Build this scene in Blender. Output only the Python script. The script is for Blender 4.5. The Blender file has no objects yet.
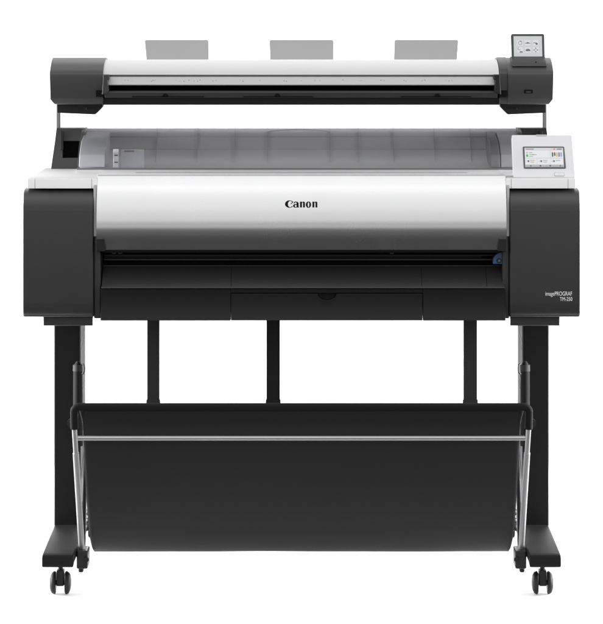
import bpy, bmesh, math, random
from mathutils import Vector
random.seed(4)
C = bpy.context.scene.collection
S = 0.0023; D = 6.0; HX = 301.5; HY = 20.0; ZC = 1.309
def PX(px, Y=0.0): return (px-HX)*S*(D+Y)/D
def PZ(py, Y=0.0): return ZC-(py-HY)*S*(D+Y)/D

# ------------------------------------------------------------------ materials
def mat(name, col, rough=0.45, metal=0.0, spec=0.5, grain=0.0, gscale=900, var=0.06, alpha=None, emit=0.0, coat=0.0, aniso=False):
    m = bpy.data.materials.new(name); m.use_nodes = True
    nt = m.node_tree; b = nt.nodes['Principled BSDF']
    b.inputs['Metallic'].default_value = metal
    b.inputs['Specular IOR Level'].default_value = spec
    b.inputs['Coat Weight'].default_value = coat
    tc = nt.nodes.new('ShaderNodeTexCoord')
    n = nt.nodes.new('ShaderNodeTexNoise'); n.inputs['Scale'].default_value = 7; n.inputs['Detail'].default_value = 4
    nt.links.new(tc.outputs['Object'], n.inputs['Vector'])
    r = nt.nodes.new('ShaderNodeMapRange')
    r.inputs['To Min'].default_value = max(0.02, rough-var); r.inputs['To Max'].default_value = rough+var
    nt.links.new(n.outputs['Fac'], r.inputs['Value']); nt.links.new(r.outputs['Result'], b.inputs['Roughness'])
    mx = nt.nodes.new('ShaderNodeMix'); mx.data_type = 'RGBA'
    mx.inputs['A'].default_value = (*[c*0.96 for c in col], 1); mx.inputs['B'].default_value = (*[min(1, c*1.04) for c in col], 1)
    nt.links.new(n.outputs['Fac'], mx.inputs['Factor']); nt.links.new(mx.outputs['Result'], b.inputs['Base Color'])
    if grain:
        g = nt.nodes.new('ShaderNodeTexNoise'); g.inputs['Scale'].default_value = gscale; g.inputs['Detail'].default_value = 2
        nt.links.new(tc.outputs['Object'], g.inputs['Vector'])
        bp = nt.nodes.new('ShaderNodeBump'); bp.inputs['Strength'].default_value = grain; bp.inputs['Distance'].default_value = 0.0005
        nt.links.new(g.outputs['Fac'], bp.inputs['Height']); nt.links.new(bp.outputs['Normal'], b.inputs['Normal'])
    if emit:
        nt.links.new(mx.outputs['Result'], b.inputs['Emission Color']); b.inputs['Emission Strength'].default_value = emit
    return m
M = dict(
 dark = mat('charcoal_plastic', (.022,.022,.023), .42, grain=.25),
 dark2 = mat('charcoal_plastic_scanner', (.034,.034,.035), .42, spec=.42, grain=.25),
 black = mat('black_plastic', (.010,.010,.011), .45, spec=.25, grain=.2),
 legm = mat('black_powder_coat', (.0055,.0055,.006), .6, spec=.10, grain=.3),
 footm = mat('black_satin_coat', (.0085,.0085,.009), .6, spec=.08, grain=.2),
 deep = mat('matte_black', (.003,.003,.003), .8, spec=.1),
 silver = mat('silver_paint', (.50,.50,.506), .27, metal=1.0, var=.02, grain=.05, gscale=1500),
 strip = mat('pale_silver_strip', (.40,.40,.405), .45, metal=.1),
 trim = mat('silver_trim', (.42,.42,.425), .65, spec=.08),
 line = mat('grey_seam', (.22,.22,.22), .5),
 white = mat('white_plastic', (.42,.42,.425), .65, spec=.08, grain=.1),
 white2 = mat('white_panel_plastic', (.60,.60,.61), .45, spec=.2, grain=.05),
 lid = mat('white_gloss_lid', (.50,.50,.50), .45, spec=.2),
 rod = mat('satin_aluminium', (.34,.34,.345), .36, metal=.9),
 dimrod = mat('dull_steel', (.20,.20,.205), .5, metal=.4),
 front = mat('black_front_plastic', (.009,.009,.0095), .42, spec=.2, grain=.2),
 ringm = mat('matte_grey_ring', (.024,.024,.025), .7, spec=.15),
 armm = mat('grey_anodised_tube', (.22,.22,.225), .45, metal=.6),
 tubem = mat('matte_black_tube', (.010,.010,.0105), .75, spec=.08),
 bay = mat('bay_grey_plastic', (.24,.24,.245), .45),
 platen = mat('black_platen_plastic', (.018,.018,.019), .32, spec=.4, grain=.2),
 lit_band = mat('white_lit_band', (.86,.86,.87), .4),  # paler than the cover top: frontal light put into the colour
 galv = mat('galvanised_steel', (.40,.40,.41), .45, metal=.7),
 railm = mat('rail_grey_steel', (.20,.20,.204), .95, spec=0.0, var=.03),
 ribm = mat('rib_grey', (.44,.44,.445), .5),
 grey = mat('mid_grey_plastic', (.60,.60,.605), .4),
 grey2 = mat('pale_grey_plastic', (.32,.325,.34), .4),
 grey3 = mat('dark_grey_plastic', (.09,.09,.092), .5),
 tab = mat('translucent_grey_sheet', (.28,.28,.28), .5),
 rubber = mat('black_rubber', (.009,.009,.0095), .55, spec=.2),
 blue = mat('blue_plastic', (.028,.065,.16), .4),
 ink = mat('black_print', (.003,.003,.003), .6, spec=.1),
 inkw = mat('white_print', (.75,.75,.75), .5),
 scr = mat('screen_white', (.52,.525,.53), .25, emit=.22),
 scrg = mat('screen_grey', (.30,.305,.31), .3, emit=.15),
 scrl = mat('screen_pale', (.43,.445,.45), .3, emit=.22),
 scrd = mat('screen_ink', (.06,.06,.065), .4),
 scrm = mat('screen_mid', (.13,.135,.14), .4, emit=.05),
 green = mat('screen_green', (0.03, 0.3, 0.084), .4, emit=.15),
 red = mat('screen_red', (.75,.12,.08), .4, emit=.1),
 yel = mat('screen_yellow', (0.408, 0.372, 0.096), .4, emit=.1),
 mag = mat('screen_magenta', (0.33, 0.042, 0.3), .4, emit=.1),
 cya = mat('screen_cyan', (0.072, 0.3, 0.432), .4, emit=.1),
 bezel = mat('bezel_grey', (.05,.05,.052), .3),
)
# fabric
def fabric():
    m = mat('black_nylon_fabric', (.0105,.0105,.011), .62, spec=.2)
    nt = m.node_tree; b = nt.nodes['Principled BSDF']
    b.inputs['Sheen Weight'].default_value = .04
    tc = nt.nodes.new('ShaderNodeTexCoord')
    w1 = nt.nodes.new('ShaderNodeTexWave'); w1.inputs['Scale'].default_value = 260; w1.bands_direction = 'X'
    w2 = nt.nodes.new('ShaderNodeTexWave'); w2.inputs['Scale'].default_value = 260; w2.bands_direction = 'Z'
    a = nt.nodes.new('ShaderNodeMath'); a.operation = 'ADD'
    for w in (w1, w2): nt.links.new(tc.outputs['Object'], w.inputs['Vector'])
    nt.links.new(w1.outputs['Fac'], a.inputs[0]); nt.links.new(w2.outputs['Fac'], a.inputs[1])
    bp = nt.nodes.new('ShaderNodeBump'); bp.inputs['Strength'].default_value = .25; bp.inputs['Distance'].default_value = .0004
    nt.links.new(a.outputs[0], bp.inputs['Height']); nt.links.new(bp.outputs['Normal'], b.inputs['Normal'])
    return m
M['fabric'] = fabric()
def smoked():
    m = bpy.data.materials.new('smoked_clear_plastic'); m.use_nodes = True
    nt = m.node_tree; b = nt.nodes['Principled BSDF']
    b.inputs['Base Color'].default_value = (.20,.20,.205,1); b.inputs['Roughness'].default_value = .22
    t = nt.nodes.new('ShaderNodeBsdfTransparent'); t.inputs['Color'].default_value = (.92,.92,.93,1)
    x = nt.nodes.new('ShaderNodeMixShader'); x.inputs['Fac'].default_value = .11
    nt.links.new(t.outputs[0], x.inputs[1]); nt.links.new(b.outputs[0], x.inputs[2])
    nt.links.new(x.outputs[0], nt.nodes['Material Output'].inputs['Surface'])
    return m
M['smoke'] = smoked()

# ------------------------------------------------------------------ helpers
def link(name, bm, m, parent=None, smooth=False, bevel=0, seg=3, angle=35):
    me = bpy.data.meshes.new(name)
    bmesh.ops.recalc_face_normals(bm, faces=bm.faces[:])
    bm.to_mesh(me); bm.free()
    ms = m if isinstance(m, (list, tuple)) else [m]
    for k in ms: me.materials.append(k)
    o = bpy.data.objects.new(name, me); C.objects.link(o)
    if parent: o.parent = parent
    if bevel:
        md = o.modifiers.new('bevel', 'BEVEL'); md.width = bevel; md.segments = seg
        md.limit_method = 'ANGLE'; md.angle_limit = math.radians(angle); md.harden_normals = True
        smooth = True
    if smooth:
        for p in me.polygons: p.use_smooth = True
        if not bevel:
            try: me.set_sharp_from_angle(angle=math.radians(angle))
            except Exception: pass
    return o
def box(bm, x0, x1, y0, y1, z0, z1, mi=0):
    vs = [bm.verts.new((x, y, z)) for x in (x0, x1) for y in (y0, y1) for z in (z0, z1)]
    for f in ((0,1,3,2),(4,6,7,5),(0,4,5,1),(2,3,7,6),(0,2,6,4),(1,5,7,3)):
        bm.faces.new([vs[i] for i in f]).material_index = mi
def pbox(bm, a, b, t, u, Y0, Y1, mi=0):      # front face a..b wide, t..u high (photo units) at depth Y0, reaching back to Y1
    box(bm, PX(a,Y0), PX(b,Y0), Y0, Y1, PZ(u,Y0), PZ(t,Y0), mi)
def extrude_x(bm, prof, x0, x1, mi=0, close=True):
    A = [bm.verts.new((x0, y, z)) for y, z in prof]; B = [bm.verts.new((x1, y, z)) for y, z in prof]
    n = len(prof)
    for i in range(n if close else n-1):
        bm.faces.new((A[i], A[(i+1)%n], B[(i+1)%n], B[i])).material_index = mi
    if close:
        bm.faces.new(A).material_index = mi; bm.faces.new(B[::-1]).material_index = mi
def extrude_y(bm, poly, y0, y1, mi=0):
    A = [bm.verts.new((x, y0, z)) for x, z in poly]; B = [bm.verts.new((x, y1, z)) for x, z in poly]
    n = len(poly)
    for i in range(n): bm.faces.new((A[i], A[(i+1)%n], B[(i+1)%n], B[i])).material_index = mi
    bm.faces.new(A).material_index = mi; bm.faces.new(B[::-1]).material_index = mi
def smooth_prof(pts, n=6):
    out = []
    for i in range(len(pts)-1):
        p0 = pts[max(0,i-1)]; p1 = pts[i]; p2 = pts[i+1]; p3 = pts[min(len(pts)-1,i+2)]
        for k in range(n):
            t = k/n
            out.append(tuple(.5*((2*b)+(-a+c)*t+(2*a-5*b+4*c-d)*t*t+(-a+3*b-3*c+d)*t**3) for a,b,c,d in zip(p0,p1,p2,p3)))
    out.append(tuple(pts[-1])); return out
def round_poly(pts, rads, n=6):
    out = []; N = len(pts)
    for i, p in enumerate(pts):
        r = rads[i] if isinstance(rads, (list, tuple)) else rads
        if r <= 0: out.append(p); continue
        P = Vector(p); a = (Vector(pts[i-1])-P).normalized(); b = (Vector(pts[(i+1)%N])-P).normalized()
        A = P+a*r; B = P+b*r
        for k in range(n+1):
            t = k/n; out.append(tuple((1-t)**2*A+2*t*(1-t)*P+t*t*B))
    return out
def tube(bm, pts, r, n=16, mi=0):
    pts = [Vector(p) for p in pts]; rings = []
    up = None
    for i, p in enumerate(pts):
        d = ((pts[min(i+1,len(pts)-1)]-p).normalized()+(p-pts[max(i-1,0)]).normalized()).normalized()
        if up is None: up = d.orthogonal().normalized()
        u = (up-d*up.dot(d)).normalized(); up = u; v = d.cross(u)
        rr = r[i] if isinstance(r, (list, tuple)) else r
        rings.append([bm.verts.new(p+(u*math.cos(2*math.pi*k/n)+v*math.sin(2*math.pi*k/n))*rr) for k in range(n)])
    for A, B in zip(rings, rings[1:]):
        for k in range(n): bm.faces.new((A[k], A[(k+1)%n], B[(k+1)%n], B[k])).material_index = mi
    bm.faces.new(rings[0][::-1]).material_index = mi; bm.faces.new(rings[-1]).material_index = mi
def lathe_x(bm, prof, cx, cy, cz, n=32, mi=0):   # prof: (x offset, radius)
    rings = [[bm.verts.new((cx+x, cy+r*math.cos(2*math.pi*k/n), cz+r*math.sin(2*math.pi*k/n))) for k in range(n)] for x, r in prof]
    for A, B in zip(rings, rings[1:]):
        for k in range(n): bm.faces.new((A[k], A[(k+1)%n], B[(k+1)%n], B[k])).material_index = mi
    bm.faces.new(rings[0][::-1]).material_index = mi; bm.faces.new(rings[-1]).material_index = mi
def disc_y(bm, cx, y, cz, rx, rz, n=20, mi=0, depth=.0006, a0=0, a1=2*math.pi):
    pts = [(cx+rx*math.cos(a0+(a1-a0)*k/n), cz+rz*math.sin(a0+(a1-a0)*k/n)) for k in range(n+(0 if a1-a0 > 6.2 else 1))]
    extrude_y(bm, pts, y, y+depth, mi)
def NB(): return bmesh.new()
def text_mesh(name, s, size, m, loc, parent, width=None, align='RIGHT', rot=(math.pi/2,0,0), extrude=.0003, offset=0):
    cu = bpy.data.curves.new(name, 'FONT'); cu.body = s; cu.size = size; cu.align_x = align; cu.extrude = extrude; cu.offset = offset
    t = bpy.data.objects.new(name, cu); C.objects.link(t)
    bpy.context.view_layer.update()
    me = bpy.data.meshes.new_from_object(t.evaluated_get(bpy.context.evaluated_depsgraph_get()))
    bpy.data.objects.remove(t)
    if width:
        xs = [v.co.x for v in me.vertices]; k = width/(max(xs)-min(xs))
        for v in me.vertices: v.co.x *= k
    me.materials.clear(); me.materials.append(m)
    o = bpy.data.objects.new(name, me); C.objects.link(o); o.location = loc; o.rotation_euler = rot; o.parent = parent
    return o

# ------------------------------------------------------------------ setting
bm = NB(); box(bm, -9, 9, -11, 4.5, -.06, -.02)
o = link('dark_reflect_floor', bm, mat('dark_reflect_sheet', (.018,.018,.018), .7)); o['kind'] = 'structure'  # unseen dark floor, added for the silver cover's lower edge to mirror
bm = NB()
SW0 = -.40
pr = [(SW0, 0), (1.9, 0)]+[(1.9+.9*math.sin(a), .9-.9*math.cos(a)) for a in [math.pi/2*k/16 for k in range(1,17)]]+[(2.8, 3.4)]
back = [(y+(.012 if z > 1 else .0), z-(.012 if z <= 1 else 0)) for y, z in pr]
extrude_x(bm, pr+back[::-1], -3.4, 3.4)
o = link('backdrop', bm, mat('white_paper_sweep', (.90,.90,.90), .8, spec=.1, var=.02), smooth=True); o['kind'] = 'structure'

# ------------------------------------------------------------------ printer
R = bpy.data.objects.new('wide_format_printer', None); C.objects.link(R); R.location = (0, .2, 0)
R['label'] = 'charcoal and silver large format printer with scanner above, on black wheeled stand'
R['category'] = 'printer'
def L(name, bm, m, parent=None, **k):
    o = link(name, bm, m, parent or R, **k)
    if parent is None: o.location = (0, -.2, 0)
    return o
mirx = lambda x: -x

# lower body (between the side covers)
CX0 = PX(100.5); CX1 = PX(505.5)
bm = NB()
box(bm, CX0, CX1, .1005, .42, .6080, .94)        # chassis core, in black behind everything
body = L('chassis', bm, M['deep'])
bm = NB()
z288 = PZ(288.5); z293 = PZ(293,.004); z307 = PZ(307,.014); z320 = PZ(320,.010)
gapx0 = PX(231); gapx1 = PX(422.5)
lowp = [(.0, z288-.001), (.0008, z293), (.0030, z307), (-.0035, z320), (.10, z320), (.10, z288-.001)]
for a, b in ((CX0, gapx0-.0008), (gapx1+.0008, CX1)):
    extrude_x(bm, lowp, a, b)
extrude_x(bm, [(.0, z288-.001), (.0008, z293), (.03, z293), (.03, z288-.001)], gapx0-.0008, gapx1+.0008)
L('lower_front_panel', bm, M['front'], bevel=.0015)
# drawer with a half-moon finger notch
bm = NB()
cxn = PX(327); rn = .0215
zt = z293-.0012
xs = [gapx0+.0006, cxn-rn]+[cxn-rn*math.cos(math.pi*k/16) for k in range(1,16)]+[cxn+rn, gapx1-.0006]
def ztop(x):
    d = abs(x-cxn); return zt if d >= rn else zt-.0155*math.sqrt(max(0,1-(d/rn)**2))
def yat(z): return .0008+(z293-z)/(z293-z307)*.0022
rows = []
for x in xs:
    z = ztop(x)
    rows.append([(x, yat(z)-.0012, z), (x, .0018, z307), (x, -.0047, z320+.0005)])
vv = [[bm.verts.new(p) for p in r] for r in rows]
for A, B in zip(vv, vv[1:]):
    for k in range(2): bm.faces.new((A[k], B[k], B[k+1], A[k+1]))
g = bmesh.ops.extrude_face_region(bm, geom=bm.faces[:])
for v in g['geom']:
    if isinstance(v, bmesh.types.BMVert): v.co.y += .02
dr = L('drawer', bm, M['front'], bevel=.0008, seg=2)
bm = NB(); disc_y(bm, cxn, .03, zt, rn+.003, .02, depth=.003, a0=math.pi, a1=2*math.pi); o = link('finger_notch', bm, M['black'], dr)
# platen
bm = NB()
pl = [(.062, .7375), (.050, .7375), (.046,.7345), (.004, .6945), (-.002, .6945), (-.003,.6925), (.0,.6912), (.10,.6912), (.10,.7375)]
extrude_x(bm, smooth_prof(pl[:2],1)+pl[2:], CX0+.002, CX1-.002)
ob = L('platen', bm, M['platen'], bevel=.0012)
bm = NB(); tube(bm, [(CX0+.002,-.0022,.6936),(CX1-.002,-.0022,.6936)], .0022, 12); link('platen_highlight_lip', bm, M['dark'], ob, smooth=True)  # added lip, rounded and slightly paler to draw the edge highlight
bm = NB()
for px in (128,151,196,287,346,387,470):      # little sheet guides and seams on the platen
    x = PX(px); w = .009
    box(bm, x-w, x+w, .0005, .0035, .6938, .6953)
for px in (231,422,487):
    x = PX(px); extrude_x(bm, [(.0045,.6958),(.0455,.7352),(.047,.7342),(.006,.6948)], x-.0004, x+.0004)
link('guide_mark', bm, M['deep'], ob)
# media exit slot interior
bm = NB()
box(bm, CX0+.001, CX1-.001, .085, .099, .738, .80)
L('media_slot', bm, M['deep'])
bm = NB()
for py, Y, h in ((265.8,.050,.0022),(259.5,.070,.004),(255.2,.075,.003)):
    z = PZ(py, Y); box(bm, CX0+.0025, CX1-.0025, Y-.003, Y+.006, z-h/2, z+h/2)
L('feed_rail', bm, M['dark'], bevel=.0006, seg=2)
bm = NB(); tube(bm, [(CX0+.003,.078,.757),(CX1-.05,.078,.757)], .006); L('feed_roller', bm, M['black'], smooth=True)
bm = NB()
for px, s_ in ((112,1),(118,1),(390,1)):
    pbox(bm, px, px+4, 251.5, 254, .055, .06)
L('slot_clip', bm, M['grey3'])

# silver front cover
RX0 = PX(83.5,.42); RX1 = PX(519.5,.42)
cov = [(.0315,.9503),(.0300,.9500),(.0275,.9475),(.0200,.9360),(.0115,.921),(.0035,.900),(-.003,.874),(-.0064,.852),(-.0076,.838),(-.0080,.826),(-.0068,.812),(-.0040,.799),(-.0005,.787),(.0028,.7775),(.0085,.7768),(.024,.7765),(.056,.7765)]
covs = smooth_prof(cov, 6)
def cov_y(z):
    best = min(((abs(p[1]-z), p[0]) for p in covs if p[0] < .06)); 
    fs = [p for p in covs if p[0] < .045]
    for p, q in zip(fs, fs[1:]):
        if min(p[1],q[1]) <= z <= max(p[1],q[1]): return p[0]+(q[0]-p[0])*(z-p[1])/((q[1]-p[1]) or 1e-9)
    return best[1]
bm = NB()
inner = [(.060,.781),(.05,.80),(.028,.92),(.0315,.944)]
x0 = PX(96.7); x1 = PX(506.3)
extrude_x(bm, covs+inner, x0, x1)
fc = L('front_cover', bm, M['silver'], bevel=.0035, seg=4, angle=50)
# brand lettering
def ring(bm, oc, orx, ory, ic, irx, iry, a0, a1, f, n=26, tilt=0):
    V = []
    for k in range(n+1):
        a = a0+(a1-a0)*k/n
        o_ = (oc[0]+orx*math.cos(a), oc[1]+ory*math.sin(a)); i_ = (ic[0]+irx*math.cos(a-tilt), ic[1]+iry*math.sin(a-tilt))
        V.append((bm.verts.new(f(*o_)), bm.verts.new(f(*i_))))
    for A, B in zip(V, V[1:]): bm.faces.new((A[0], A[1], B[1], B[0]))
def poly(bm, pts, f): bm.faces.new([bm.verts.new(f(*p)) for p in pts])
def lf(u, v):
    px = 280+u*44/603; py = 194+v*20/274
    z = PZ(py, -.001); return (PX(px, -.001), cov_y(z)-.0006, z)
bm = NB(); rad = math.radians
ring(bm, (130,138), 62, 50, (140,138), 31, 42, rad(42), rad(318), lf)
poly(bm, [(176,103),(184,112),(150,142),(146,134),(160,118)], lf)
poly(bm, [(176,171),(163,164),(160,168),(166,180)], lf)
# a
ring(bm, (212,162), 34, 25, (217,163), 14, 15, 0, 2*math.pi, lf)
poly(bm, [(226,118),(232,108),(246,112),(255,124),(256,172),(262,184),(234,184),(227,176)], lf)
poly(bm, [(184,128),(196,110),(214,103),(236,108),(230,122),(212,113),(200,130)], lf)
for dx in (272, 442):
    poly(bm, [(dx,107),(dx+29,105),(dx+29,184),(dx+2,184),(dx+2,116),(dx,114)], lf)
    poly(bm, [(dx+29,118),(dx+36,108),(dx+50,104),(dx+64,108),(dx+70,120),(dx+70,184),(dx+44,184),(dx+44,122),(dx+40,117),(dx+34,119),(dx+29,126)], lf)
ring(bm, (390,146), 37, 43, (391,146), 10, 34, 0, 2*math.pi, lf, tilt=.25)
lg = link('brand_lettering', bm, M['ink'], fc)
# trim strip and groove on top, behind the cover
bm = NB(); box(bm, x0+.012, x1-.012, .0002, .05, .7738, .7790); link('glint_mask_strip', bm, M['deep'], fc)  # black strip added to hide the bright glint along the cover's bottom edge
bm = NB(); box(bm, RX0, RX1, .2287, .2313, .9512, .9553); L('rear_seam', bm, M['grey3'])
bm = NB(); box(bm, RX0, RX1, .2287, .2313, .94, .9511); L('rear_trim', bm, M['trim'])
bm = NB(); box(bm, PX(97.5,.04), PX(505.5,.04), .0325, .2285, .930, .9505)
tt_ = L('top_trim', bm, M['trim'], bevel=.001)
bm = NB(); box(bm, PX(136,.13), PX(467,.13), .110, .140, .9475, .9508)
link('grip_slot', bm, M['line'], tt_)
# latches under the cover ends
bm = NB()
for sx in (-1, 1):
    x = sx*abs(PX(96.8)); y = sx*abs(PX(105.5))
    poly_ = [(x, PZ(238.5)), (y*1.0+sx*.003, PZ(238.5)), (y, PZ(251)), (x, PZ(251))]
    extrude_y(bm, poly_, -.0115, .06)
L('cover_latch', bm, M['black'], bevel=.0012)
# blue release lever
bm = NB()
lev = round_poly([(PX(493.5),PZ(264.8)),(PX(494),PZ(257.5)),(PX(500),PZ(252.5)),(PX(506),PZ(252.5)),(PX(506),PZ(264.8))], [.002,.008,.008,0,0])
extrude_y(bm, lev, .018, .05)
lv = L('release_lever', bm, M['blue'], bevel=.001)
bm = NB(); disc_y(bm, PX(499.7), .0155, PZ(261.3), .0058, .0058, mi=0, depth=.003); disc_y(bm, PX(499.7), .0145, PZ(261.3), .0028, .0028, mi=1, depth=.003)
link('lever_screw', bm, [M['black'], M['grey3']], lv)

# side covers
for sx in (-1, 1):
    ox = sx*abs(PX(22.6)); ix = sx*abs(PX(93.2))
    bm = NB()
    z1 = .9195; z0 = .6245
    prof = smooth_prof([(.06,z1),(.030,z1-.0025),(.013,z1-.012),(.003,z1-.028),(0,z1-.05)],5)+[(0,z0+.035)]+smooth_prof([(0.0005,z0+.03),(.004,z0+.010),(.012,z0)],3)+[(.45,z0),(.45,z1)]
    extrude_x(bm, prof, min(ox,ix), max(ox,ix))
    sc = L('side_cover', bm, M['dark'], bevel=.006, seg=5, angle=40)
    # inner cheek
    bm = NB(); c0 = ix-sx*.0002; c1 = sx*abs(PX(100.3))
    prof = [(.018,z1-.02),(.012,.80),(.012,.70),(.016,z0-.004),(.40,z0-.004),(.40,z1-.02)]
    extrude_x(bm, prof, min(c0,c1), max(c0,c1)); L('inner_cheek', bm, M['dark'], bevel=.003)
    bm = NB(); c1b = sx*abs(PX(96.2)); box(bm, min(c0,c1b), max(c0,c1b), .008, .1, .81, z1+.01); L('cheek_trim', bm, M['trim'], bevel=.002)
    # mounting base
    bm = NB(); b0 = sx*abs(PX(43,.03)); b1 = sx*abs(PX(93,.03))
    box(bm, min(b0,b1), max(b0,b1), .03, .43, .602, .6243); L('mounting_base', bm, M['dark'], bevel=.003)
    # white top cover
    bm = NB(); a = sx*abs(PX(27.2,.02)); b = sx*abs(PX(97.6,.02))
    prof = round_poly([(.018,.9198),(.018,.9445),(.44,.9437),(.44,.9198)],[0,.006,.004,0])
    extrude_x(bm, prof, min(a,b), max(a,b)); wt = L('top_cover', bm, M['white'], bevel=.003)
    bm = NB()
    for q0, q1 in ((27.6,34.8),(35.3,91.6),(92.1,97.3)):
        a = sx*abs(PX(q0,.02)); b = sx*abs(PX(q1,.02))
        box(bm, min(a,b), max(a,b), .0165, .019, .9203, .9425)
    link('lit_front_band', bm, M['lit_band'], wt, bevel=.0006)  # front band pieces, coloured lighter than the top as if lit from ahead
# model lettering on the right cover
t = [c for c in R.children if c.name.startswith('side_cover')][1]
text_mesh('model_lettering', 'imagePROGRAF', .0135, M['inkw'], (PX(572.2), -.0004, PZ(295.6)), t, width=PX(572.2)-PX(545.5), offset=0)
text_mesh('model_lettering', 'TM-250', .0125, M['inkw'], (PX(572.4), -.0004, PZ(300.9)), t, width=PX(572.4)-PX(560), offset=0)

# operation panel, tilted back on the right top cover
pb = bpy.data.objects.new('tmp', None)
PN0 = Vector((PX(543,.06), .03, PZ(177.6,.03))); tilt = math.atan2(.05, PZ(135,.08)-PZ(177.6,.03))
def on_panel(o): o.rotation_euler = (-tilt, 0, 0); o.location = PN0
W0 = PX(512.4,.06)-PN0.x; W1 = PX(573.3,.06)-PN0.x; H = (PZ(135,.08)-PZ(177.6,.03))/math.cos(tilt)
bm = NB(); extrude_y(bm, round_poly([(W0,0),(W0,H),(W1-.001,H),(W1+.002,0)],[.002,.003,.003,.002],3), 0, .018)
pn = L('control_panel', bm, M['white2'], bevel=.0015); on_panel(pn); pn.location = PN0+Vector((0,-.2,0))
def pu(px): return PX(px,.055)-PN0.x
def pv(py): return H*(177.6-py)/42.6
def pr_(bm, a, b, t, u, y0, y1, mi=0): box(bm, pu(a), pu(b), y0, y1, pv(u), pv(t), mi)
bm = NB(); extrude_y(bm, round_poly([(pu(523.2),pv(168.8)),(pu(523),pv(146.8)),(pu(564.6),pv(146.8)),(pu(565.4),pv(168.8))],.0035,4), -.0014, .002)
link('screen_bezel', bm, M['bezel'], pn, bevel=.0006)
bm = NB()
mats = [M[k] for k in ('scr','scrg','scrd','scrm','green','red','yel','mag','cya','scrl')]
pr_(bm, 524.8, 563.2, 148.4, 167.6, -.0022, -.0012, 0)
Y = -.0026
pr_(bm, 525, 563, 148.5, 150.6, Y, -.002, 9); pr_(bm, 526, 534, 149.4, 150.1, Y-.0002, -.002, 3); pr_(bm, 553.5, 555.5, 149, 150.3, Y-.0002, -.002, 5); pr_(bm, 557, 562, 149.2, 150.2, Y-.0002, -.002, 3)
for a,b,t_,u in ((525,563,158.3,158.7),(550.4,550.7,151,158.5),(537,537.3,158.5,165),(550.4,550.7,158.5,165)): pr_(bm, a,b,t_,u, Y, -.002, 9)
pr_(bm, 526.2, 528, 155, 157.3, Y, -.002, 4); pr_(bm, 526.5, 527.7, 152.4, 154, Y, -.002, 1)
for a,b,t_ in ((529.2,532.5,152.8),(529.2,534,154.6),(532.5,536.6,154.9),(529.2,532.8,156.4)): pr_(bm, a,b,t_,t_+.6, Y, -.002, 1)
for k,(mi) in enumerate((2,2,6,7,8)): pr_(bm, 551.9+k*2.15, 553.2+k*2.15, 153, 157.2 if k!=1 else 156.4, Y, -.002, mi)
for a in (526.8, 539.6, 552.3):
    pr_(bm, a, a+1.1, 160.8, 162.3, Y, -.002, 1); pr_(bm, a+.9, a+2, 160.9, 162.5, Y-.0002, -.002, 2)
    pr_(bm, a+3.2, a+7.6, 160.6, 161.2, Y, -.002, 1)
    if a < 550: pr_(bm, a+3.6, a+6.8, 162.3, 162.9, Y, -.002, 1)
pr_(bm, 525, 563, 165.2, 167.5, Y, -.002, 1)
for a, mi in ((529.5,3),(539.2,2),(549,2),(559,3)): pr_(bm, a, a+1.5, 165.7, 167, Y-.0002, -.002, mi)
link('touch_screen', bm, mats, pn)
bm = NB()
extrude_y(bm, round_poly([(pu(553.2),pv(176.4)),(pu(553.2),pv(172.6)),(pu(563.5),pv(172.6)),(pu(563.8),pv(176.4))],.0038,4), -.0006, .001)
extrude_y(bm, round_poly([(pu(553.7),pv(176)),(pu(553.7),pv(173)),(pu(563.1),pv(173)),(pu(563.3),pv(176))],.0033,4), -.0012, .001, 1)
pr_(bm, 557.7, 558.9, 173.7, 175.3, -.0014, 0, 2)
link('home_button', bm, [M['scrg'], M['white2'], M['scrl']], pn)
bm = NB(); pr_(bm, 537, 547.6, 134.7, 136.3, -.0006, .012); link('status_light', bm, M['scrg'], pn)
# hinge block under the panel
bm = NB(); box(bm, PX(516,.05), PX(569,.05), .045, .11, .9440, .957); L('panel_hinge', bm, M['white'], bevel=.003)

# ------------------------------------------------------------------ roll unit at the rear
RX0 = PX(83.5,.42); RX1 = PX(519.5,.42)
bm = NB()
hp = [(.232,.952),(.232,.9545),(.30,.950),(.38,.962),(.43,.992),(.452,1.020),(.455,1.0405),(.475,1.0405),(.475,.90),(.232,.90)]
sp = smooth_prof(hp[2:7],4)
extrude_x(bm, hp[:2]+sp+hp[7:], RX0, RX1)
rh = L('roll_housing', bm, M['grey'], smooth=True)
bm = NB()
for px in (157,198,235,268,330,358,393,434,470):
    x = PX(px,.45)
    for p, q in zip(sp[4:], sp[5:]):
        extrude_x(bm, [(p[0]-.0015,p[1]+.001),(q[0]-.0015,q[1]+.001),(q[0]+.001,q[1]),(p[0]+.001,p[1])], x-.0006, x+.0006)
link('housing_rib', bm, M['ribm'], rh)
bm = NB()
for yy, z_ in ((.4500,1.0197),(.4265,.9905)): tube(bm, [(RX0+.003,yy,z_),(RX1-.003,yy,z_)], .0008, 6)
link('housing_crease', bm, M['ribm'], rh, smooth=True)
bm = NB()
lidp = smooth_prof([(.236,.9545),(.244,.975),(.270,1.003),(.315,1.027),(.37,1.041),(.452,1.0445)],5)
lin = [(y+.0025, z-.003) for y, z in lidp]
extrude_x(bm, lidp+lin[::-1], RX0+.001, RX1-.001)
rc = L('roll_cover', bm, M['smoke'], smooth=True)
bm = NB()       # moulded central grip of the clear cover
pts = [(PX(268+62*k/20,.36), .352-.02*math.sin(math.pi*k/20)**.6*0, 1.036+.0055*math.sin(math.pi*k/20)**.5) for k in range(21)]
tube(bm, pts, .0012, 8); link('cover_grip', bm, M['grey2'], rc, smooth=True)
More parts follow.
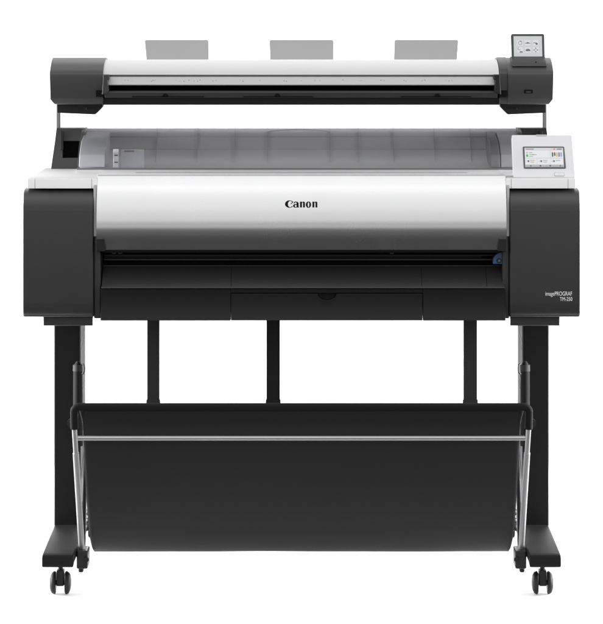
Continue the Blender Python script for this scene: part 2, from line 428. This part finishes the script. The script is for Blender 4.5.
# end inserts inside the roll bay
bm = NB()
extrude_x(bm, [(.262,.9555),(.275,.985),(.33,1.015),(.44,1.033),(.45,.96)], RX0+.002, PX(107,.33)); L('bay_end_block', bm, M['grey2'], bevel=.002)
bm = NB()
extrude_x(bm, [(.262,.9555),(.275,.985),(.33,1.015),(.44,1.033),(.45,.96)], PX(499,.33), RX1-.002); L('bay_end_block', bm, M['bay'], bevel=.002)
bm = NB()
extrude_x(bm, [(.262,.9555),(.275,.985),(.33,1.015),(.44,1.033),(.45,.96)], PX(489,.33), PX(498,.33)); L('roll_flange', bm, M['grey3'], bevel=.002)
# width guide: pale clip with two slots and a flat plate
Yg = .246
bm = NB(); pbox(bm, 113.2, 118.6, 149.3, 167.6, .262, .272)
wg = L('roll_guide', bm, M['scrl'] if False else M['white'], bevel=.001)
bm = NB()
for py in (155.3, 162.3): pbox(bm, 114.3, 117.8, py-.5, py+.5, .2605, .266)
link('guide_slot', bm, M['deep'], wg)
bm = NB(); pbox(bm, 120.6, 143.8, 149.8, 168, .268, .285); wp = L('guide_plate', bm, M['grey2'], bevel=.001)
bm = NB(); pbox(bm, 124.4, 134, 150.3, 151.9, .2665, .27); link('plate_slot', bm, M['grey3'], wp)

# side frames of the roll unit
for sx in (-1, 1):
    def X(px, Y): return sx*abs(PX(px, Y))
    bm = NB()
    o_t = X(56.5,.40); o_b = X(51.0,.40); i_ = X(85.3,.40)
    zt_ = PZ(128.2,.40); zb_ = .944; wt_, wb_ = PZ(141,.40), PZ(158,.40)
    wl, wr = X(62.5,.40), X(80,.40)
    # frame ring: four bars around the window
    extrude_y(bm, [(o_t,zt_),(i_,zt_),(i_,wt_),(X(55,.40),wt_)], .40, .46)
    extrude_y(bm, [(X(55,.40),wt_),(wl,wt_),(wl,wb_),(X(52.5,.40),wb_)], .40, .46)
    extrude_y(bm, [(wr,wt_),(i_,wt_),(i_,wb_),(wr,wb_)], .40, .46)
    extrude_y(bm, [(X(52.5,.40),wb_),(i_,wb_),(i_,zb_),(o_b,zb_)], .40, .46)
    sf = L('roll_side_frame', bm, M['dark'] if sx < 0 else M['black'])
    bm = NB(); box(bm, min(wl,wr)-.004, max(wl,wr)+.004, .43, .44, wb_-.004, wt_+.004); link('frame_recess', bm, M['deep'], sf)
    bm = NB(); box(bm, min(X(60.5,.40),X(63.5,.40)), max(X(60.5,.40),X(63.5,.40)), .394, .40, PZ(150,.40), PZ(131,.40)); 
    bm2 = bm; box(bm2, min(X(77.5,.40),X(82.5,.40)), max(X(77.5,.40),X(82.5,.40)), .394, .40, PZ(166,.40), PZ(158,.40))
    link('frame_clip', bm, M['black'], sf, bevel=.001)
    # scanner support post
    bm = NB(); a = X(56.4,.43); b = X(59.6,.43)
    box(bm, min(a,b), max(a,b), .432, .455, 1.03, 1.115); L('scanner_post', bm, M['railm'], bevel=.001)

# ------------------------------------------------------------------ scanner
sX0 = PX(102.5,.2); sX1 = PX(499.5,.2)
bm = NB()
box(bm, sX0, sX1, .30, .49, 1.108, 1.185)
extrude_x(bm, [(.20,PZ(98,.2)),(.205,PZ(105,.205)),(.32,PZ(105,.205)),(.32,PZ(98,.2))], sX0, sX1)
scn = L('scanner_body', bm, M['black'], bevel=.0015)
bm = NB()
lp = smooth_prof([(.50,1.184),(.485,1.192),(.42,1.204),(.34,1.2110),(.295,1.2133),(.268,1.2125),(.235,1.2040),(.210,1.1900),(.2,1.1785)],5)
extrude_x(bm, lp+[(.24,1.176),(.45,1.18)], sX0+.001, sX1-.001)
L('scanner_lid', bm, M['lid'], bevel=.0012, angle=45)
bm = NB(); za = PZ(75.2,.204); zb = PZ(76.6,.204); box(bm, sX0+.002, sX1-.002, .206, .30, zb, za+.001); L('lid_seam', bm, M['line'])
bm = NB(); zc_ = PZ(85.6,.196)
extrude_x(bm, [(.203,zb-.0005),(.194,zc_+.002),(.196,zc_),(.30,zc_),(.30,zb-.0005)], sX0+.012, sX1-.012)
gs = L('paper_guide_strip', bm, M['strip'], bevel=.0008, seg=2)
bm = NB()
for px in (125,128,132,151.5,153,155,176,180,184,189,194,197.5,200,213,216,240,243,260,284,286.5,301.4,315,320,343,347,359.5,361.5,381,384,404,406,422,425,446,449,452,473,478):
    h = random.uniform(.5,1.6)
    z = PZ(80.8+random.uniform(-.8,.8),.197); x = PX(px,.197); y = .1985-.0+(.0)
    yy = .203-(zb-z)/(zb-zc_-.002)*.009-.0007
    box(bm, x-.0006*h, x+.0006*h, yy, yy+.002, z-.0007*h, z+.0007*h)
link('alignment_marks', bm, M['line'], gs)
bm = NB(); box(bm, sX0+.001, sX1-.001, .26, .31, PZ(92,.2), zc_); L('scan_slot', bm, M['deep'])
bm = NB(); zd = PZ(91.2,.186); ze = PZ(98,.186)
extrude_x(bm, [(.25,zd+.002),(.188,zd),(.184,zd-.003),(.190,ze),(.25,ze)], sX0+.006, sX1-.006)
tb = L('feed_table', bm, M['dark'], bevel=.001)
bm = NB()
for a, b, c in ((132,204,165.3),(243.5,313.5,277.5),(401,471,437.5)):
    z = PZ(97,.186); x0_, x1_ = PX(a,.186), PX(b,.186); 
    box(bm, x0_, x1_, .1873, .19, z-.0009, z+.0009)
    disc_y(bm, PX(c,.186), .1846, PZ(96.4,.186), .0068, .0058, depth=.004, a0=0, a1=math.pi)
link('table_slot', bm, M['deep'], tb)
# levers at the ends of the slot
for sx in (-1, 1):
    def X(px, Y): return sx*abs(PX(px, Y))
    bm = NB(); a = X(103.5,.18); b = X(109.5,.18); c = X(105,.18)
    extrude_y(bm, [(X(qx,.18),PZ(qy,.18)) for qx, qy in ((102.9,74.6),(109.4,74.6),(109.4,79),(107.8,80.2),(108.6,90.5),(107.5,93),(102,95),(103,80))], .176, .25)
    L('scanner_lever', bm, M['black'] if sx > 0 else M['dark'], bevel=.002)
    bm = NB(); a = X(96,.19); b = X(104,.19); box(bm, min(a,b), max(a,b), .189, .24, PZ(96.8,.19), PZ(90.4,.19)); L('end_recess', bm, M['deep'])
# end caps
def cap_prof(front):
    d = front-.193
    return smooth_prof([(.50,1.185),(.49,1.196),(.42,1.208),(.34,1.2155),(.295,1.2180),(.268,1.2172),(.235,1.2080),(.208,1.1930),(.1965+d,1.1850),(.1935+d,1.1810),(front,1.176)],5)
def cut(bm, co_, no):
    g = bmesh.ops.bisect_plane(bm, geom=bm.verts[:]+bm.edges[:]+bm.faces[:], plane_co=co_, plane_no=no, clear_outer=True)
    bmesh.ops.holes_fill(bm, edges=[e for e in bm.edges if e.is_boundary])
def cut_corners(bm, sx, px):
    A = Vector((sx*abs(PX(px,.193)), 0, PZ(98.5,.193))); B = Vector((sx*abs(PX(px+sx*-1*4.5 if sx > 0 else px+4.5,.193)), 0, zl))
    d = B-A; n = Vector((d.z, 0, -d.x)); n = n if n.x*sx > 0 else -n; cut(bm, A, n)
    A = Vector((sx*abs(PX(px,.193)), 0, PZ(70,.2))); B = Vector((sx*abs(PX(px-sx*2.0,.25)), 0, 1.2175))
    d = B-A; n = Vector((d.z, 0, -d.x)); n = n if n.x*sx > 0 else -n; cut(bm, A, n)
zl = PZ(104.6,.195)
capp = cap_prof(.193)+[(.193,zl+.016),(.20,zl+.003),(.206,zl),(.50,zl)]
bm = NB(); extrude_x(bm, capp, PX(49.6,.193), PX(102.9,.193)); cut_corners(bm, -1, 49.6)
L('scanner_end_cap', bm, M['dark2'], bevel=.006, seg=4, angle=40)
bm = NB(); extrude_x(bm, capp, PX(508,.193), PX(553.6,.193)); cut_corners(bm, 1, 553.6)
ec = L('scanner_end_cap', bm, M['dark2'], bevel=.006, seg=4, angle=40); ec['label'] = 'charcoal end cap with touch panel seat and small socket'
bm = NB(); extrude_x(bm, [(y+.005, z+.0012) for y, z in cap_prof(.196)]+[(.200,zl+.02),(.2,zl+.0005),(.50,zl+.0005)], PX(499.5,.2), PX(508.8,.2))
L('end_collar', bm, M['dark2'], bevel=.002)
bm = NB()
extrude_y(bm, round_poly([(PX(524.2,.19),PZ(93.6,.19)),(PX(524.2,.19),PZ(89.8,.19)),(PX(532.8,.19),PZ(89.8,.19)),(PX(532.8,.19),PZ(93.6,.19))],.001,2), .1922, .20)
extrude_y(bm, [(PX(526,.19),PZ(92.8,.19)),(PX(526,.19),PZ(91.4,.19)),(PX(531,.19),PZ(91.4,.19)),(PX(531,.19),PZ(92.8,.19))], .1916, .20, 1)
link('usb_socket', bm, [M['deep'], M['dark']], ec, )
ec_loc = ec
# brackets under scanner
for sx in (-1, 1):
    def X(px, Y): return sx*abs(PX(px, Y))
    bm = NB()
    inn = 103.2
    extrude_y(bm, [(X(57,.26),PZ(104.2,.26)),(X(inn,.26),PZ(104.2,.26)),(X(inn-.5,.26),PZ(107,.26)),(X(95,.26),PZ(114.6,.26)),(X(57,.26),PZ(113,.26))], .26, .30)
    br = L('scanner_bracket', bm, M['black'], bevel=.0015)
    bm = NB(); a = X(86,.26); b = X(93.5,.26); box(bm, min(a,b), max(a,b), .2585, .262, PZ(109.8,.26), PZ(107.8,.26)); link('bracket_screw', bm, M['rubber'], br, bevel=.0008)
# scanner touch panel (frame tilted back) on the right cap
Q0 = Vector((PX(527.7,.27), .256, PZ(60,.262))); t2 = rad(14)
Q0.z = 1.2170; 
qtop = PZ(33.8,.275); QH = (qtop-Q0.z)/math.cos(t2)
def qu(px): return PX(px,.27)-Q0.x
def qv(py): 
    q0y = HY+(ZC-Q0.z)/(S*(D+.262)/D)
    return QH*(q0y-py)/(q0y-33.8)
bm = NB(); extrude_y(bm, round_poly([(qu(511.4),qv(62)),(qu(511),qv(33.8)),(qu(544.4),qv(33.8)),(qu(544.2),qv(62))],[0,.005,.005,0],4), 0, .012)
tp = L('touch_panel', bm, M['dark'], bevel=.0018); tp.rotation_euler = (-t2,0,0); tp.location = Q0+Vector((0,-.2,0))
def q_(bm, a, b, t_, u, y0, y1, mi=0): box(bm, qu(a), qu(b), y0, y1, qv(u), qv(t_), mi)
bm = NB(); q_(bm, 513.5, 541.8, 36.4, 56.6, -.0008, .001, 0)
for cx in (519.8, 527.5, 535.4):
    for cy in (43.2, 50.2):
        q_(bm, cx-2.9, cx+2.9, cy-2.7, cy+2.7, -.0011, 0, 1)
def ic(cx, cy, rx, ry, mi=2): disc_y(bm, qu(cx), -.0015, qv(cy), rx*S, ry*S, depth=.0008, mi=mi, n=14)
def icr(cx, cy, r0, r1, a0=0, a1=2*math.pi, n=12, ys=1):
    for k in range(n):
        p = a0+(a1-a0)*k/n; q = a0+(a1-a0)*(k+1)/n
        pts = [(qu(cx)+r*S*math.cos(a), qv(cy)+r*S*ys*math.sin(a)) for r, a in ((r0,p),(r1,p),(r1,q),(r0,q))]
        extrude_y(bm, pts, -.0014, -.0005, 3)
icr(520,43.2,1.6,2.0); q_(bm, 519.6, 521.6, 41, 41.5, -.0015,0,3)
q_(bm, 525, 530, 43.1, 43.8, -.0015, 0, 3); q_(bm, 526.4, 528.6, 42.4, 43.1, -.0015, 0, 3)
q_(bm, 533, 536.6, 42.8, 43.4, -.0015, 0, 3); ic(536.4,44.1,1.2,.9,2)
icr(519,48.8,1.2,1.6,rad(120),rad(330),8); q_(bm, 519.4, 522.2, 51.6, 52.6, -.0015,0,2)
ic(527.6,50.1,2.2,1.2,3); q_(bm, 525.2, 530, 50.6, 51.2, -.0017,0,2)
for dx, dy in ((0,1.9),(0,-1.9),(1.9,0),(-1.9,0)): ic(535.4+dx,50.2+dy,.5,.5,2)
icr(535.4,50.2,1.5,1.9,n=4)
link('touch_screen', bm, [M['scrl'], M['scr'], M['scrd'], M['scrm']], tp)
bm = NB()     # panel seat on the cap
extrude_x(bm, [(.211,1.1985),(.2135,1.2025),(.250,1.2208),(.275,1.2208),(.275,1.19),(.23,1.19)], PX(510.6,.25), PX(545.2,.25))
st = L('panel_seat', bm, M['dark2'], bevel=.0015)
bm = NB(); disc_y(bm, PX(535.8,.225), .2225, 1.2080, .0016, .0016, depth=.014); link('status_light', bm, M['deep'], st)
# output guides behind the lid
bm = NB()
sh = bm
for a, b, c, d in ((144.8,208.4,147,208.8),(269.6,333.4,270.4,333.2),(394.6,458.2,393.8,456.4)):
    bm = NB(); Yt = .52
    zt_, zb_ = PZ(39.9,Yt), PZ(64,Yt-.03)
    top = round_poly([(PX(a,Yt),zt_),(PX(b,Yt),zt_)],0)
    P = [(PX(c,Yt-.03),zb_),(PX(a,Yt)+.003*0,zt_-.003),(PX(a,Yt)+.003,zt_),(PX(b,Yt)-.003,zt_),(PX(b,Yt),zt_-.003),(PX(d,Yt-.03),zb_)]
    extrude_y(bm, P, .487, .4885)
    for v in bm.verts: v.co.y += (v.co.z-zb_)/(zt_-zb_)*.035
    L('paper_catcher', bm, M['tab'])

# ------------------------------------------------------------------ stand
def stand_side(sx):
    bm = NB(); a, b = sx*.588, sx*.5263
    xo, xi = sx*.588, sx*.5263
    box(bm, min(a,b), max(a,b), .20, .335, .098, .6018)
    lg = L('leg', bm, M['legm'], bevel=.003)
    bm = NB(); xg = sx*.5250
    box(bm, min(xg, xi+sx*.001), max(xg, xi+sx*.001), .206, .332, .12, .600); link('inner_rail', bm, M['railm'], lg)
    bm = NB()
    for z in (.555,.535,.455,.435,.425,.365,.355):     # slanted slots in the inner rail
        for k in range(1):
            x = sx*.5247
            P = [(x,.215,z-.012),(x,.32,z+.012),(x,.32,z+.0145),(x,.215,z-.0095)]
            Q = [(x+sx*.0008, y, zz) for _, y, zz in P]
            A = [bm.verts.new(p) for p in P]; B = [bm.verts.new(p) for p in Q]
            bm.faces.new(A); bm.faces.new(B[::-1])
            for i in range(4): bm.faces.new((A[i],A[(i+1)%4],B[(i+1)%4],B[i]))
    link('rail_slot', bm, M['deep'], lg)
    # foot: flat sloping arm with a rounded front lip
    bm = NB(); a, b = sx*.5872, sx*.5165
    prof = [(-.098,.0705),(-.1015,.075),(-.1015,.0915),(-.097,.0978),(-.085,.1000),(.19,.1095),(.35,.1095),(.65,.100),(.662,.094),(.662,.078),(-.06,.0755),(-.09,.0705)]
    extrude_x(bm, prof, min(a,b), max(a,b)); ft = L('foot', bm, M['footm'], bevel=.003, seg=3)
def caster(sx, Y):
    cx = sx*.5497
    bm = NB()
    box(bm, cx-.0085, cx+.0085, Y-.012, Y+.016, .020, .056)
    tube(bm, [(cx,Y,.05),(cx,Y,.072)], .0055, 14)
    tube(bm, [(cx-.02,Y,.0265),(cx+.02,Y,.0265)], .006, 14)
    cs = L('caster', bm, M['rubber'], bevel=.002)
    bm = NB(); tube(bm, [(cx,Y,.066),(cx,Y,.0708)], .0075, 16); link('stem_collar', bm, M['galv'], cs, smooth=True)
    for s in (-1, 1):
        bm = NB(); R_ = .0262
        prof = [(0.0105,.006),(.0105,.0235),(.0118,.0258),(.0135,R_),(.0165,R_-.0008),(.0195,.0235),(.0225,.018),(.0240,.011),(.0244,.004)]
        lathe_x(bm, [(s*x, r) for x, r in prof], cx, Y, .0263, 36)
        link('wheel', bm, M['rubber'], cs, smooth=True, angle=50)
for sx in (-1, 1):
    stand_side(sx)
    for Y in (-.05, .605): caster(sx, Y)

# hanging straps from the rear of the printer to the basket's rear rod
for a, b in ((147,159.6),(266.4,280),(463.4,477.2)):
    Y = .42; bm = NB()
    box(bm, PX(a,Y), PX(b,Y), Y, Y+.012, .372, .62)
    st = L('rear_strap', bm, M['black'], bevel=.002)
    bm = NB(); box(bm, PX(a,Y)-.0018, PX(b,Y)+.0018, Y-.003, Y+.015, .350, .375); link('strap_clip', bm, M['black'], st, bevel=.002)

# basket
def arc_corner(p, a, b, r, n=8):
    P = Vector(p); A = P+(Vector(a)-P).normalized()*r; B = P+(Vector(b)-P).normalized()*r
    return [tuple((1-t)**2*A+2*t*(1-t)*P+t*t*B) for t in [k/n for k in range(n+1)]]
zt = .4367; xt = .5130; zd = .386; Yt = -.118
p0 = (-xt,-.116+.008,zd); p1 = (-xt,Yt,zt); p2 = (xt,Yt,zt); p3 = (xt,-.116+.008,zd)
bm = NB(); tube(bm, [p0]+arc_corner(p1,p0,p2,.0135)+arc_corner(p2,p1,p3,.0135)+[p3], .0088, 20)
L('basket_frame', bm, M['tubem'], smooth=True)
for sx in (-1, 1):
    bm = NB(); A = Vector((sx*xt,-.108,zd+.003)); B = Vector((sx*.5050,.0,.088)); mid = A.lerp(B,.2)
    tube(bm, [A, mid], .0058, 16); tube(bm, [mid, mid+(B-A)*.004, B], [.0058,.0072,.0072], 16)
    ar = L('basket_arm', bm, M['armm'], smooth=True)
    bm = NB()
    tube(bm, [(sx*.503,.01,.10),(sx*.5145,.20,.22),(sx*.5145,.425,.356)], .0055, 14)
    L('rear_arm', bm, M['dimrod'], smooth=True)
    bm = NB()
    a, b = sx*.5155, sx*.4895
    box(bm, min(a,b), max(a,b), -.028, .035, .052, .094)
    a, b = sx*.512, sx*.500; box(bm, min(a,b), max(a,b), -.02, .03, .042, .053)
    hg = L('arm_hinge', bm, M['black'], bevel=.004)
    bm = NB(); 
    tube(bm, [(sx*.492,-.03,.075),(sx*.492,-.034,.075)], .006, 14); link('hinge_pin', bm, M['rubber'], hg, smooth=True)
    bm = NB()
    for z in (.148,.128): tube(bm, [(sx*.507,.155,z),(sx*.496,.155,z)], .007, 14)
    tube(bm, [(sx*.507,.13,.117),(sx*.495,.13,.117)], .0085, 14)
    L('arm_joint', bm, M['black'], smooth=True)
    # upright support arm with rounded grey-ringed top, in front of the leg
    bm = NB()
    pts = [(sx*.5300,.184,z) for z in (.30,.44,.478,.492,.500)]
    tube(bm, pts, [.0115,.0115,.0112,.009,.004], 18)
    up = L('support_arm', bm, M['tubem'], smooth=True)
    bm = NB(); tube(bm, [(sx*.5300,.184,.477),(sx*.5300,.184,.492)], [.0122,.0118], 18); link('arm_ring', bm, M['ringm'], up, smooth=True)
    bm = NB()
    q = [(sx*.522,.18,.492),(sx*.517,.172,.495),(sx*.5135,.168,.490),(sx*.5135,.165,.478),(sx*.518,.17,.472)]
    tube(bm, smooth_prof(q,4), .0022, 8); link('arm_hook', bm, M['black'], up, smooth=True)
    bm = NB()
    q = [(sx*.508,-.02,.425),(sx*.505,.0,.405),(sx*.499,.01,.37),(sx*.497,.0,.30),(sx*.500,.0,.2),(sx*.502,.01,.10)]
    tube(bm, smooth_prof(q,5), .0045, 10); L('inner_stay', bm, M['tubem'], smooth=True)
    # knob on the leg
    bm = NB(); tube(bm, [(sx*.5455,.185,.352),(sx*.5455,.202,.352)], .011, 20); tube(bm, [(sx*.5455,.178,.352),(sx*.5455,.186,.352)], .006, 16); L('leg_knob', bm, M['rubber'], smooth=True)
bm = NB(); tube(bm, [(-.503,-.1305,PZ(438,-.13)),(.503,-.1305,PZ(438,-.13))], .0058, 18); L('cross_rod', bm, M['rod'], smooth=True)
bm = NB(); tube(bm, [(-.5145,.43,.357),(.5145,.43,.357)], .006, 14); L('rear_rod', bm, M['black'], smooth=True)
# fabric sling
bm = NB()
fp = smooth_prof([(-.1180,.4300),(-.112,.40),(-.104,.345),(-.095,.29),(-.085,.235),(-.070,.18),(-.040,.125),(.005,.089),(.06,.079),(.14,.086),(.22,.118),(.31,.18),(.38,.26),(.425,.352)],6)
NX = 90
def fx(z): 
    t = max(0, min(1, (z-.09)/.35)); return .478+.0165*(t**.55)
grid = []
for i, (y, z) in enumerate(fp):
    row = []
    for k in range(NX+1):
        u = -1+2*k/NX; hw = fx(z) if y < .1 else fx(z)
        x = u*hw
        t_ = i/len(fp)
        w = math.sin(t_*math.pi)
        dy = w*(.0022*math.sin(5*u+2.2*math.sin(4*t_)+.6)+.0012*math.sin(13*u+7*t_)*(.3+t_)+.0008*math.sin(31*u-6*t_)*abs(u)**3)
        sag = 0
        row.append(bm.verts.new((x, y+dy, z)))
    grid.append(row)
for A, B in zip(grid, grid[1:]):
    for k in range(NX): bm.faces.new((A[k],A[k+1],B[k+1],B[k]))
fb = L('fabric_basket', bm, M['fabric'], smooth=True, angle=180)
md = fb.modifiers.new('thickness', 'SOLIDIFY'); md.thickness = .0015; md.offset = 0

# parts that were laid out several to a mesh become one object per piece
def split_pieces(o):
    bm = bmesh.new(); bm.from_mesh(o.data); left = set(bm.faces); isl = []
    while left:
        f = left.pop(); st = [f]; g = [f]
        while st:
            for v in st.pop().verts:
                for q in v.link_faces:
                    if q in left: left.remove(q); st.append(q); g.append(q)
        isl.append([([v.co.copy() for v in f.verts], f.material_index, f.smooth) for f in g])
    bm.free()
    if len(isl) < 2: return
    for k, fs in enumerate(isl):
        nb = bmesh.new(); d = {}
        for co_, mi, sm in fs:
            vs_ = []
            for c in co_:
                key = tuple(round(x, 7) for x in c)
                if key not in d: d[key] = nb.verts.new(c)
                vs_.append(d[key])
            f = nb.faces.new(vs_); f.material_index = mi; f.smooth = sm
        me = bpy.data.meshes.new(o.data.name); nb.to_mesh(me); nb.free()
        for m_ in o.data.materials: me.materials.append(m_)
        if k == 0: keep = me
        else:
            c = o.copy(); c.data = me; C.objects.link(c); c.parent = o.parent
    o.data = keep
for o in list(bpy.data.objects):
    if o.name.split('.')[0] in ('cover_latch','frame_clip','slot_clip','guide_mark','housing_rib','feed_rail','lit_front_band','housing_crease','guide_slot','rail_slot','table_slot','arm_joint'):
        split_pieces(o)

# ------------------------------------------------------------------ camera
cam = bpy.data.cameras.new('camera'); co = bpy.data.objects.new('camera', cam); C.objects.link(co)
co.location = (0, -D, ZC); co.rotation_euler = (math.pi/2, 0, 0)
cam.sensor_fit = 'HORIZONTAL'; cam.sensor_width = 36; cam.lens = D*36/(603*S); cam.shift_y = -(312-HY)/603; cam.clip_end = 100
bpy.context.scene.camera = co

# ------------------------------------------------------------------ light
w = bpy.data.worlds.new('World'); bpy.context.scene.world = w; w.use_nodes = True
nt = w.node_tree; bg = nt.nodes['Background']
tc = nt.nodes.new('ShaderNodeTexCoord'); sp_ = nt.nodes.new('ShaderNodeSeparateXYZ'); rp = nt.nodes.new('ShaderNodeValToRGB')
mr = nt.nodes.new('ShaderNodeMapRange'); mr.inputs['From Min'].default_value = -1; mr.inputs['From Max'].default_value = 1
nt.links.new(tc.outputs['Generated'], sp_.inputs[0]); nt.links.new(sp_.outputs['Z'], mr.inputs['Value']); nt.links.new(mr.outputs[0], rp.inputs['Fac']); nt.links.new(rp.outputs['Color'], bg.inputs['Color'])
e = rp.color_ramp.elements; e[0].position = .50; e[0].color = (.03,.03,.03,1); e[1].position = 1.0; e[1].color = (.6,.6,.6,1)
for p_, v_ in ((.522,1.28),(.66,1.5),(.78,1.8)):
    q_ = rp.color_ramp.elements.new(p_); q_.color = (v_,v_,v_,1)
bg.inputs['Strength'].default_value = 1.0
def area(name, loc, target, sx, sy, power, spread=180):
    l = bpy.data.lights.new(name, 'AREA'); l.shape = 'RECTANGLE'; l.size = sx; l.size_y = sy; l.energy = power; l.spread = math.radians(spread)
    o = bpy.data.objects.new(name, l); C.objects.link(o); o.location = loc
    o.rotation_euler = (Vector(target)-Vector(loc)).to_track_quat('-Z', 'Y').to_euler()
    return o
area('overhead_floor_fill', (0,2.1,3.0), (0,1.9,0), 4.2, 1.0, 25, 110)  # added lamp, unseen: pushes the floor behind the printer to white
for sx in (-1, 1):
    area('side_floor_fill', (sx*1.4,.15,.22), (sx*.1,.15,-.06), .25, 1.9, 24, 64)  # added low fills beside the stand, whiten the floor under the machine
area('rear_floor_fill', (0,1.7,.26), (0,.2,0), 3.6, .4, 60, 120)  # added fill low behind the basket, lifts the shadow on the floor
area('backdrop_fill', (0,1.4,2.6), (0,2.8,1.2), 4, .4, 38, 120)  # added lamp above the view, only whitens the backdrop
area('shoulder_fill', (0,-.9,2.6), (0,0,.95), 3.2, 1.4, 7.5, 140)  # added fill overhead in front, brightens the silver cover's rounded shoulder
vs = bpy.context.scene.view_settings; vs.view_transform = 'Standard'; vs.look = 'None'; vs.exposure = 0; vs.gamma = 1
